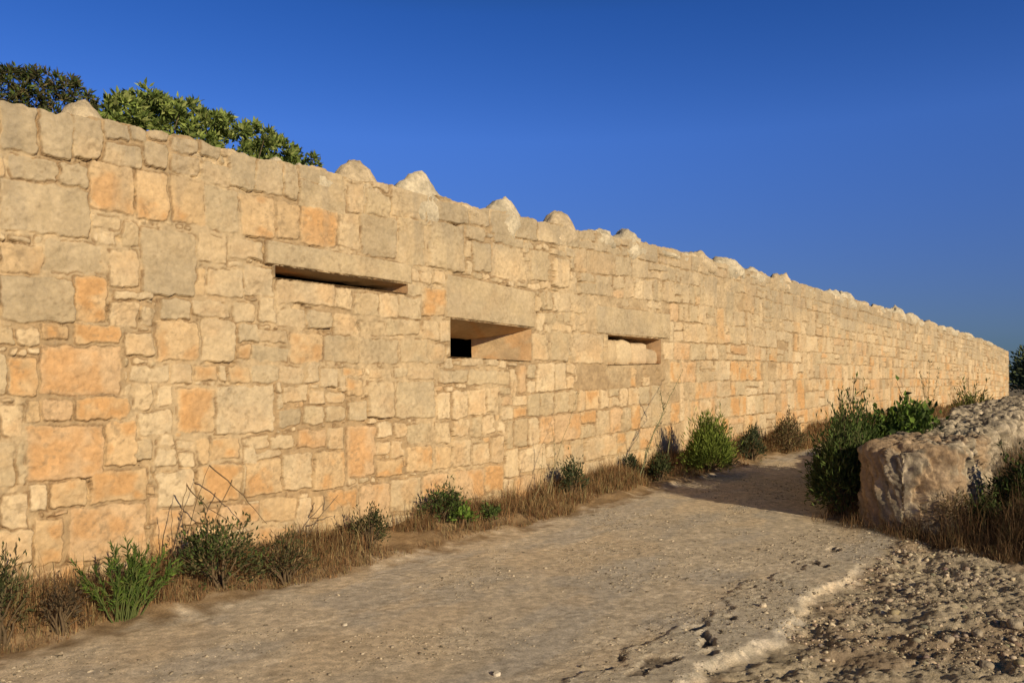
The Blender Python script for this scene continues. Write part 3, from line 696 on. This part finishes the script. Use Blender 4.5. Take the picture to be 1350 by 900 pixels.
# ------------------------------------------------------------------ plants
def unit(v): return v/np.maximum(np.linalg.norm(v, axis=-1, keepdims=True), 1e-9)
def leaf_mesh(base, dirs, length, width, bend=.15):
    n = len(base); dirs = unit(dirs)
    r = unit(rs.normal(size=(n, 3))); side = unit(np.cross(dirs, r)); nor = np.cross(side, dirs)
    l = length[:, None]; w_ = width[:, None]
    v0 = base; v1 = base+dirs*l*.45+side*w_*.5+nor*w_*.18; v3 = base+dirs*l*.45-side*w_*.5+nor*w_*.18
    v2 = base+dirs*l-nor*l*bend
    V_ = np.stack([v0, v1, v2, v3], 1).reshape(-1, 3); k = (np.arange(n)*4)[:, None]
    return V_, np.concatenate([k+np.array([0, 1, 2]), k+np.array([0, 2, 3])], 0)
def tubes(paths, r0, r1, sides=5):
    VV = []; QQ = []; st = 0
    for P_, a, b in zip(paths, r0, r1):
        P_ = np.asarray(P_); m = len(P_); tan_ = unit(np.gradient(P_, axis=0))
        ref = np.array([.3, .9, .2]); u_ = unit(np.cross(tan_, ref)); v_ = np.cross(tan_, u_)
        rr = np.linspace(a, b, m)[:, None, None]; an = np.linspace(0, 2*np.pi, sides, endpoint=False)
        R_ = P_[:, None]+rr*(np.cos(an)[None, :, None]*u_[:, None]+np.sin(an)[None, :, None]*v_[:, None])
        VV.append(R_.reshape(-1, 3)); j = st+np.arange(m*sides).reshape(m, sides); jn = np.roll(j, -1, 1)
        QQ.append(np.stack([j[:-1], jn[:-1], jn[1:], j[1:]], -1).reshape(-1, 4)); st += m*sides
    return np.concatenate(VV), np.concatenate(QQ)
def curve(a, b, sag=.1, m=6, jit=.02):
    a, b = np.asarray(a, float), np.asarray(b, float); s = np.linspace(0, 1, m)[:, None]
    L_ = np.linalg.norm(b-a); P_ = a*(1-s)+b*s; P_[:, 2] += (np.sin(s*np.pi)*sag*L_)[:, 0]
    P_[1:-1] += rs.normal(0, jit*L_, (m-2, 3)); return P_
def leafcols(n, cols, jit=.22):
    c = np.array(cols)[rs.randint(0, len(cols), n)]*rs.uniform(1-jit, 1+jit, (n, 1)); return np.repeat(c, 4, 0)
GREEN = [(.075,.115,.03),(.095,.14,.035),(.06,.09,.028)]
BRIGHT = [(.10,.17,.03),(.13,.20,.035),(.085,.135,.03)]
FIG = [(.19,.25,.06),(.25,.31,.085),(.12,.17,.045),(.31,.35,.12)]
DARK = [(.055,.066,.026),(.065,.08,.03),(.045,.052,.024)]
GREYG = [(.065,.085,.045),(.08,.10,.05),(.05,.065,.035)]
BROWN = [(.17,.11,.06),(.12,.08,.045),(.22,.15,.08)]
OLIVE = [(.12,.11,.05),(.16,.13,.06),(.09,.085,.04)]
def bush(name, label, cat, base, rx, ry, hh, n, ll, lw, cols, group=None, clumps=26, style='round', up=.5, stemc=(.12,.085,.05), flat=.0):
    base = np.asarray(base, float); o = empty(name, tuple(base)); tag(o, label, cat, group)
    ex, ey = np.array([DX, DY, 0]), np.array([NX, NY, 0])
    # clump centres through the crown's volume
    q = unit(rs.normal(size=(clumps, 3))); q[:, 2] = np.abs(q[:, 2])*1.15-.15
    rad = rs.uniform(.35, 1.0, (clumps, 1))**.6; q = q*rad
    hv = rs.uniform(.72, 1.2, clumps)
    cc = base+q[:, 0:1]*ex*rx*.85+q[:, 1:2]*ey*ry*.85; cc[:, 2] += hh*(.28+.62*np.clip(q[:, 2], 0, 1)*hv)
    pick = rs.randint(0, clumps, n); cs = .34*np.array([rx, ry, hh*.55]); cs = np.maximum(cs, .02)
    wgt = rs.uniform(.6, 1.2, clumps)[pick][:, None]
    loc = rs.normal(size=(n, 3))*.62*wgt
    pos = cc[pick]+loc[:, 0:1]*ex*cs[0]+loc[:, 1:2]*ey*cs[1]; pos[:, 2] += loc[:, 2]*cs[2]
    ns2 = max(5, clumps//3); sd = unit(rs.normal(size=(ns2, 3))); sd[:, 2] = np.abs(sd[:, 2])*1.2+.25      # stray shoots beyond the crown
    tipv = (sd[:, 0:1]*ex*rx+sd[:, 1:2]*ey*ry+sd[:, 2:3]*np.array([0, 0, hh*.8]))*rs.uniform(.85, 1.18, (ns2, 1))
    isx = rs.rand(n) < .08; si = rs.randint(0, ns2, n); sp = rs.uniform(.5, 1, n)[:, None]
    pos = np.where(isx[:, None], base+tipv[si]*sp+rs.normal(0, .012, (n, 3)), pos)
    gz = base[2]+.01; pos[:, 2] = np.where(pos[:, 2] < gz, gz+rs.rand(n)*hh*.3, pos[:, 2])
    out = unit(pos-(base+np.array([0, 0, hh*.25])))
    dirs = out+rs.normal(size=(n, 3))*.6; dirs[:, 2] += up
    V_, F_ = leaf_mesh(pos, dirs, ll*rs.uniform(.6, 1.3, n), lw*rs.uniform(.7, 1.25, n))
    V_[:, 2] = np.maximum(V_[:, 2], base[2]-.02)
    ccol = rs.uniform(.75, 1.3, clumps)[pick]
    npmesh('foliage', V_, [F_], M_LEAF, o, leafcols(n, cols)*np.repeat(ccol, 4)[:, None], smooth=False)
    k = min(clumps, 14)
    paths = [curve(base+np.array([rs.normal()*.03, rs.normal()*.03, -.03]), cc[i], .08) for i in range(k)]
    r = .008+.012*hh
    V_, Q_ = tubes(paths, [r*rs.uniform(.6, 1) for _ in paths], [r*.25]*k)
    V3, Q3 = tubes([curve(base+np.array([0, 0, -.02]), base+tv, .05) for tv in tipv], [r*.5]*ns2, [r*.15]*ns2)
    Q_ = np.concatenate([Q_, Q3+len(V_)]); V_ = np.concatenate([V_, V3])
    npmesh('branches', V_, [Q_], M_BARK, o, np.array(stemc)*rs.uniform(.8, 1.2, (len(V_), 1)))
    return o
def m_per_px(y): return y/F
def wall_bush(name, label, cat, pxc, py, wpx, hpx, n, ll, lw, cols, **k):
    p, y, t, w = ground_pt(pxc, py)
    if w < .2: w = .2; p = wallpt(t, w, float(gh(t, w))); y = p[1]
    rx = wpx/2*m_per_px(y)
    return bush(name, label, cat, p, rx*1.12, max(.12, min(rx*.8, .32)), hpx*m_per_px(y), n, ll, lw, cols, **k)
SHR = 'shrubs growing along the foot of the stone wall'
wall_bush('shrub', 'dark blue green shrub at the wall foot, cut by the left edge of the view', 'shrub', -2, 842, 80, 112, 1100, .05, .013, DARK+OLIVE, group=SHR)
wall_bush('dry_weed', 'dark brown dried weed between the leftmost shrub and the spiky green plant', 'weed', 78, 832, 48, 90, 520, .035, .012, [(.09,.065,.04),(.07,.055,.035),(.14,.09,.05)], clumps=12)
wall_bush('shrub', 'wide dark green shrub behind the bare crossed stalks at the wall foot', 'shrub', 288, 775, 118, 95, 1500, .045, .018, GREEN+DARK+OLIVE, group=SHR)
wall_bush('shrub', 'brownish olive shrub low at the wall foot, right of the bare stalks', 'shrub', 375, 762, 90, 66, 1000, .045, .011, OLIVE+BROWN+DARK, group=SHR)
wall_bush('shrub', 'small dark shrub against orange stones left of centre at the wall foot', 'shrub', 487, 722, 52, 54, 900, .045, .014, DARK+OLIVE, group=SHR)
wall_bush('shrub', 'dark shrub with a greener tip, below the middle opening of the wall', 'shrub', 582, 690, 56, 54, 1000, .05, .018, DARK+GREEN, group=SHR)
wall_bush('leafy_plant', 'small bright green broad leaved plant on the verge just right of a dark shrub', 'plant', 610, 694, 30, 28, 260, .06, .032, BRIGHT, clumps=10)
wall_bush('leafy_plant', 'tiny dark green plant alone on the dry verge below the peach stones', 'plant', 645, 684, 28, 24, 260, .05, .025, GREEN, clumps=8)
wall_bush('shrub', 'rounded dark grey green shrub below the blocked opening, half hidden in dry grass', 'shrub', 755, 652, 46, 46, 900, .05, .018, DARK+GREYG, group=SHR)
wall_bush('shrub', 'smallest grey green shrub in the verge, left of the two toned upright shrub', 'shrub', 828, 626, 26, 30, 500, .05, .018, GREYG, group=SHR, clumps=14)
wall_bush('shrub', 'narrow upright dark shrub beside the tip of the road shadow', 'shrub', 870, 632, 32, 42, 700, .06, .022, DARK, group=SHR, clumps=16)
wall_bush('shrub', 'bright green dome shaped shrub at the wall foot beyond the road shadow', 'shrub', 936, 624, 74, 70, 5200, .10, .016, [(.16,.21,.04),(.20,.25,.05),(.13,.17,.035)], group=SHR, clumps=40, up=1.1)
wall_bush('shrub', 'dull grey green shrub directly right of the bright green dome shrub', 'shrub', 990, 604, 40, 40, 1000, .07, .022, GREYG+DARK, group=SHR)
wall_bush('shrub', 'olive brown half dried shrub farthest along the verge near the shaded track', 'shrub', 1040, 594, 66, 46, 1700, .08, .02, OLIVE+BROWN, group=SHR)

# upright spiky plant
def spike_plant(label, pxc, py, wpx, hpx, nst, cols):
    p, y, t, w = ground_pt(pxc, py); m = m_per_px(y)
    if w < .25: w = .25; p = wallpt(t, w, float(gh(t, w)))
    o = empty('spiky_plant', tuple(p)); tag(o, label, 'plant')
    paths = []; B = []; Dr = []
    for i in range(nst):
        a = rs.uniform(-1, 1); dep = rs.uniform(-.6, .6)
        tip = p+np.array([DX, DY, 0])*a*wpx*.62*m+np.array([NX, NY, 0])*dep*.22+np.array([0, 0, hpx*m*rs.uniform(.55, 1.0)*(1-.35*abs(a))])
        pa = curve(p+np.array([a*.10*DX, a*.10*DY, -.02])+rs.normal(0, .02, 3)*np.array([1, 1, 0]), tip, .06, 9, .012); paths.append(pa)
        for j in range(52):
            s = rs.uniform(.12, 1)**.8*8; k0 = min(int(s), 7); q = pa[k0]*(1-(s-k0))+pa[k0+1]*(s-k0)
            d = unit(pa[k0+1]-pa[k0])*1.1+rs.normal(0, .45, 3); B.append(q); Dr.append(d)
    V_, Q_ = tubes(paths, [.006]*nst, [.002]*nst)
    B = np.array(B); Dr = np.array(Dr); n = len(B)
    V2_, F_ = leaf_mesh(B, Dr, rs.uniform(.04, .085, n), rs.uniform(.007, .013, n))
    npmesh('foliage', V2_, [F_], M_LEAF, o, leafcols(n, cols), smooth=False)
    npmesh('stalks', V_, [Q_], M_BARK, o, np.tile([.09,.11,.035], (len(V_), 1)))
spike_plant('bright green upright plant with narrow leaves at the wall foot on the left', 163, 812, 105, 118, 30, GREEN+BRIGHT+[(.12,.14,.04)])

# bare stalks: polylines given on the plane w, in photo pixels
def stalks(name, label, cat, lines, w, r, colr, leaf=None):
    def pt(a, ww): 
        k = (a[0]-CX)/F; t = (k*(Y0+NY*ww)-X0-NX*ww)/(DX-k*DY); y = Y0+DY*t+NY*ww
        return np.array([X0+DX*t+NX*ww, y, EYE+(HY-a[1])*y/F])
    paths = []
    for ln in lines:
        q = np.array([pt(a, w+rs.uniform(-.06, .06)) for a in ln]); s = np.linspace(0, 1, len(q)); f = np.linspace(0, 1, 4*len(q))
        pp = np.stack([np.interp(f, s, q[:, i]) for i in range(3)], -1); pp[1:-1] += rs.normal(0, .004, (len(pp)-2, 3)); paths.append(pp)
    V_, Q_ = tubes(paths, [r*rs.uniform(.8, 1.1) for _ in paths], [r*.35]*len(paths))
    b = paths[0][0].copy(); o = empty(name, tuple(b)); tag(o, label, cat)
    npmesh('stalks', V_, [Q_], M_BARK, o, np.array(colr)*rs.uniform(.8, 1.25, (len(V_), 1)))
    if leaf:
        n_, ll, lw, cols = leaf; pp = np.concatenate(paths); b_ = pp[rs.randint(0, len(pp), n_)]+rs.normal(0, .02, (n_, 3))
        d_ = rs.normal(0, .6, (n_, 3)); d_[:, 2] += .8
        V_, F_ = leaf_mesh(b_, d_, ll*rs.uniform(.6, 1.3, n_), lw*rs.uniform(.7, 1.2, n_)); npmesh('foliage', V_, [F_], M_LEAF, o, leafcols(n_, cols), smooth=False)
stalks('dead_stalks', 'bare brown crossed stalks in front of the wide dark green shrub', 'weed', [[(224,782),(228,720),(225,665)],[(226,782),(235,690),(246,636)],[(232,780),(250,690),(276,613)],[(246,638),(270,665),(318,700)],[(276,613),(318,650),(352,690)],[(306,632),(285,680),(268,735)],[(238,775),(262,745),(300,718)]], .45, .006, (.15,.105,.06))
stalks('dead_branch', 'dry leaning stick propped against the wall right of the olive shrub', 'branch', [[(404,707),(420,682),(446,652)],[(418,686),(438,680)],[(426,672),(428,655)]], .3, .008, (.16,.12,.08))
stalks('tall_weed', 'tall thin grey green stalk leaning right across the wall below the blocked opening', 'weed', [[(842,634),(858,580),(880,530),(900,488)],[(862,570),(875,545)],[(848,628),(852,590),(868,560)],[(880,600),(884,570)],[(875,540),(870,515)]], .45, .010, (.20,.20,.11), (200, .05, .008, GREYG))
stalks('tall_weed', 'faint thin pale stalks against the wall, left of the tall leaning grey green stalk', 'weed', [[(722,650),(738,590),(762,520)],[(726,650),(732,600),(728,560)],[(700,665),(712,640),(716,590)]], .45, .006, (.26,.22,.12), (120, .04, .006, OLIVE))
stalks('tall_weed', 'slender upright weed against the far part of the wall above the low wall', 'weed', [[(1222,552),(1224,515),(1226,478)],[(1222,550),(1218,515),(1213,492)],[(1224,552),(1232,520),(1238,486)]], .6, .010, (.22,.20,.10), (200, .10, .02, OLIVE+GREYG))
stalks('tall_weed', 'farthest slender weed against the wall near its far end', 'weed', [[(1284,548),(1286,515),(1290,488)],[(1284,548),(1278,520),(1276,500)]], .6, .012, (.22,.20,.10), (160, .10, .02, OLIVE))

# bushes by the low wall
def at_tw(t, w): return wallpt(t, w, float(gh(t, w)))
p, y, t, w = ground_pt(1110, 676)
bush('shrub', 'large unruly dark green shrub pressed against the rounded end of the low wall', 'shrub', p, .42, .36, 1.22, 7000, .08, .018, [(.085,.125,.035),(.105,.15,.04),(.07,.095,.03),(.12,.125,.05)], clumps=60, up=.7)
bush('shrub', 'mid green shrub filling the gap between the large unruly shrub and the broad leaved one', 'shrub', at_tw(8.9, 3.5), .75, .38, 1.32, 4500, .075, .022, GREEN+[(.105,.15,.04)], clumps=44, up=.6)
p = at_tw(10.2, 3.9); p[2] = float(lowtop(10.2))-.55
bush('leafy_shrub', 'broad leaved fresh green shrub spilling over the top of the low wall', 'shrub', p, 1.15, .45, .95, 3000, .10, .07, BRIGHT+GREEN, clumps=46)
p = at_tw(19, 3.4)
bush('shrub', 'small yellowish green shrub behind the low wall where it meets the far wall', 'shrub', at_tw(21, 3.0), .8, .5, 1.25, 1200, .12, .03, [(.16,.17,.05),(.12,.13,.04)], clumps=24)
bush('shrub', 'dark green shrub in dry brush at the right edge before the low wall', 'shrub', at_tw(8.55, 5.5), .42, .36, .92, 3000, .07, .025, DARK+GREEN, clumps=30)
bush('shrub', 'dark shrub at the foot of the low wall beside its deep groove', 'shrub', at_tw(7.75, 5.2), .24, .18, .5, 1100, .05, .018, DARK+GREEN, clumps=22)

for i, (pt_, pw_, a, hgt) in enumerate(((7.6, 5.6, .35, .42), (7.9, 6.3, .4, .5), (8.6, 6.0, .45, .6), (7.6, 4.85, .34, .46), (7.5, 5.9, .3, .4), (9.3, 6.9, .5, .6), (8.0, 7.2, .4, .5))):
    bush('dry_shrub', 'dry brown twiggy shrub in the brush thicket before the low wall', 'shrub', at_tw(pt_, pw_), a, a*.8, hgt, 1700, .06, .007, BROWN+[(.08,.055,.035)]+OLIVE, group='dry shrubs in the brush', clumps=26, up=.4)
# shrubs behind the wall top
def top_bush(name, label, xa, xb, ytop, n, ll, lw, cols, clumps, w=-1.15, **k):
    ta, tb3 = float(t_of_px(xa)), float(t_of_px(xb)); tm = (ta+tb3)/2
    z = float(wtop(tm))-.5; y = Y0+DY*tm+NY*w
    hh = (EYE+(HY-ytop)*y/F)-z
    return bush(name, label, 'shrub', wallpt(tm, w, z), (tb3-ta)/2*1.0, .55, hh, n, ll, lw, cols, clumps=clumps, **k)

def hedge(label, pts, w, n, ll, lw, cols, nm='leafy_shrub'):
    """one sprawling shrub given as (px, top py) pairs"""
    xs = np.array([q[0] for q in pts], float); ys = np.array([q[1] for q in pts], float)
    tm = float(t_of_px(xs.mean())); z0 = float(wtop(tm))-.5; b = wallpt(tm, w, z0)
    o = empty(nm, tuple(b)); tag(o, label, 'shrub')
    nc = int(n/26); cx = rs.uniform(xs[0], xs[-1], nc); k = (cx-CX)/F
    ww = w+rs.uniform(-.35, .35, nc); t = (k*(Y0+NY*ww)-X0-NX*ww)/(DX-k*DY); y = Y0+DY*t+NY*ww
    top = EYE+(HY-np.interp(cx, xs, ys))*y/F-.07; low = wtop(t)-.35
    f = rs.rand(nc)**.65; h = low+(top-low)*f
    cc = wallpt(t, ww, h); pick = np.repeat(np.arange(nc), 26); m_ = len(pick)
    d = unit(rs.normal(size=(m_, 3)))+np.array([0, 0, .55])+.35*np.array([NX, NY, 0]); d = unit(d)
    pos = cc[pick]+d*rs.uniform(.0, .05, (m_, 1))
    V_, F_ = leaf_mesh(pos, d, ll*rs.uniform(.6, 1.2, m_), lw*rs.uniform(.7, 1.2, m_))
    cj = rs.uniform(.7, 1.25, nc)[pick]
    npmesh('foliage', V_, [F_], M_LEAF, o, leafcols(m_, cols, .25)*np.repeat(cj, 4)[:, None], smooth=False)
    sel = rs.choice(nc, min(nc, 40), False)
    paths = [curve(wallpt(t[i]+rs.normal()*.2, w, float(wtop(t[i]))-.5), cc[i], .05) for i in sel]
    V_, Q_ = tubes(paths, [.012]*len(paths), [.004]*len(paths)); npmesh('branches', V_, [Q_], M_BARK, o, np.tile([.13,.10,.065], (len(V_), 1)))
hedge('long bright green leafy shrub spreading along behind the wall top', [(122,140),(140,124),(165,118),(190,109),(205,116),(230,128),(252,125),(268,140),(300,146),(322,156),(340,158),(362,172),(388,188),(398,200)], -1.05, 15000, .075, .032, FIG)
hedge('dark brownish green shrub above the wall top at the far left', [(-120,60),(0,82),(28,84),(60,88),(85,97),(100,96),(112,112),(126,132)], -1.0, 12000, .06, .018, FIG[2:3]+GREEN+OLIVE+DARK+OLIVE, 'shrub')
hedge('small green leafy tuft showing above the wall top at the end of the long shrub', [(392,206),(404,202),(414,196),(424,206)], -.95, 700, .07, .03, FIG)

# tree beyond the far end of the wall
tp = wallpt(T_END+14, 1.5, 0); tp[2] = float(gh(T_END+14, 1.5))
T = bush('tree', 'dark green tree standing beyond the far end of the long wall', 'tree', tp, 3.4, 3.0, 4.4, 14000, .34, .16, [(.11,.14,.07),(.13,.15,.07),(.09,.115,.055)], clumps=70)
V_, Q_ = tubes([curve(tp, tp+np.array([.2, .1, 2.6]), 0, 7)], [.22], [.09], 9); npmesh('trunk', V_, [Q_], M_BARK, T, np.tile([.12,.09,.06], (len(V_), 1)))

# ------------------------------------------------------------------ dry grass (uncountable)
def blades(name, label, t, w, L, lean, cols, wd, mat=M_DRY):
    n = len(t); b = wallpt(t, w, gh(t, w)-.01)
    az = rs.rand(n)*6.283; d = np.stack([np.cos(az), np.sin(az), np.zeros(n)], -1)
    side = np.stack([-np.sin(az), np.cos(az), np.zeros(n)], -1)
    l = L[:, None]; ln = lean[:, None]; up = np.array([0, 0, 1.])
    m1 = b+l*.5*(up*np.sqrt(np.clip(1-(ln*.55)**2, .05, 1))+d*ln*.55); tip = m1+l*.5*(up*np.sqrt(np.clip(1-ln**2, .02, 1))*.8+d*ln)
    ww = (wd*rs.uniform(.6, 1.3, n))[:, None]
    V_ = np.stack([b-side*ww, b+side*ww, m1+side*ww*.7, m1-side*ww*.7, tip], 1).reshape(-1, 3)
    k = (np.arange(n)*5)[:, None]
    c = np.repeat(np.array(cols)[rs.randint(0, len(cols), n)]*rs.uniform(.7, 1.3, (n, 1)), 5, 0)
    o = npmesh(name, V_, [k+np.array([0, 1, 2, 3]), k+np.array([3, 2, 4])], mat, None, c, smooth=False)
    return tag(o, label, 'dry grass', kind='stuff')
STRAW = [(.28,.17,.08),(.22,.125,.06),(.36,.25,.13),(.18,.10,.05),(.26,.15,.075),(.13,.08,.042),(.30,.16,.075),(.34,.27,.13),(.20,.17,.075)]
n = 190000
t = -2.5+rs.rand(n)**1.7*42; w = .02+rs.rand(n)**1.25*1.05
dn = fbm(t*1.1, w*1.5, 3, 701); edgew = .74+.45*(vn(t*1.3, t*0+5, 7)-.3)+.12*(vn(t*6, t*0+5, 8)-.5)
kp = (w < edgew) & (dn+.08*(t < 1.2) > rs.uniform(.26, .56, n)); t, w = t[kp], w[kp]; n = len(t)
L = rs.uniform(.06, .24, n)*(.5+1.0*fbm(t*.9, w*0+2, 3, 711))*(1.2-.75*sst(.35, .95, w))*(.35+1.3*fbm(t*3.5, w*3, 2, 715))*np.where(rs.rand(n) < .05, 1.8, 1)
blades('verge_grass', 'dry straw brown grass matted along the foot of the stone wall', t, w, L, np.where(rs.rand(n) < .65, rs.uniform(.55, 1.0, n), rs.uniform(.1, .6, n)), STRAW, .0019+.00022*np.maximum(t, 0))
n = 190000
t = 6.2+rs.rand(n)**1.3*12; w = 3.2+rs.rand(n)*6.5
edge_t = 6.9-.45*(w-4.3)+.5*(vn(w*1.2, w*0+1, 9)-.5)+.35*(vn(w*5, w*0+1, 10)-.5)
kp = (t > edge_t) & ~((w > LW0+.1) & (w < LW1) & (t > LT0)) & (fbm(t*1.3, w*1.3, 3, 721) > rs.uniform(.2, .6, n)) & ~((w < 3.75) & (t > 8.2)) & (w > 3.25+.4*vn(t*3, t*0, 12)) & (np.hypot(t-8.3, w-5.55) > .48+.2*rs.rand(n)) & (np.hypot(t-7.6, w-5.2) > .26+.12*rs.rand(n))
t, w, e_ = t[kp], w[kp], edge_t[kp]; n = len(t)
L = 1.35*(1+.12*(w > 5.05)*sst(0, .8, t-e_))*rs.uniform(.10, .62, n)**1.1*(.35+1.2*fbm(t*2.2, w*2.2, 3, 731))*(.22+.78*sst(0, 1.0, t-e_))
blades('brush_grass', 'dark reddish brown dry brush in front of the low wall on the right', t, w, L, np.where(rs.rand(n) < .65, rs.uniform(.55, 1.0, n), rs.uniform(.05, .6, n)), [(.15,.085,.045),(.11,.062,.034),(.20,.12,.06),(.08,.052,.03),(.28,.19,.10),(.10,.085,.04)], .0024)
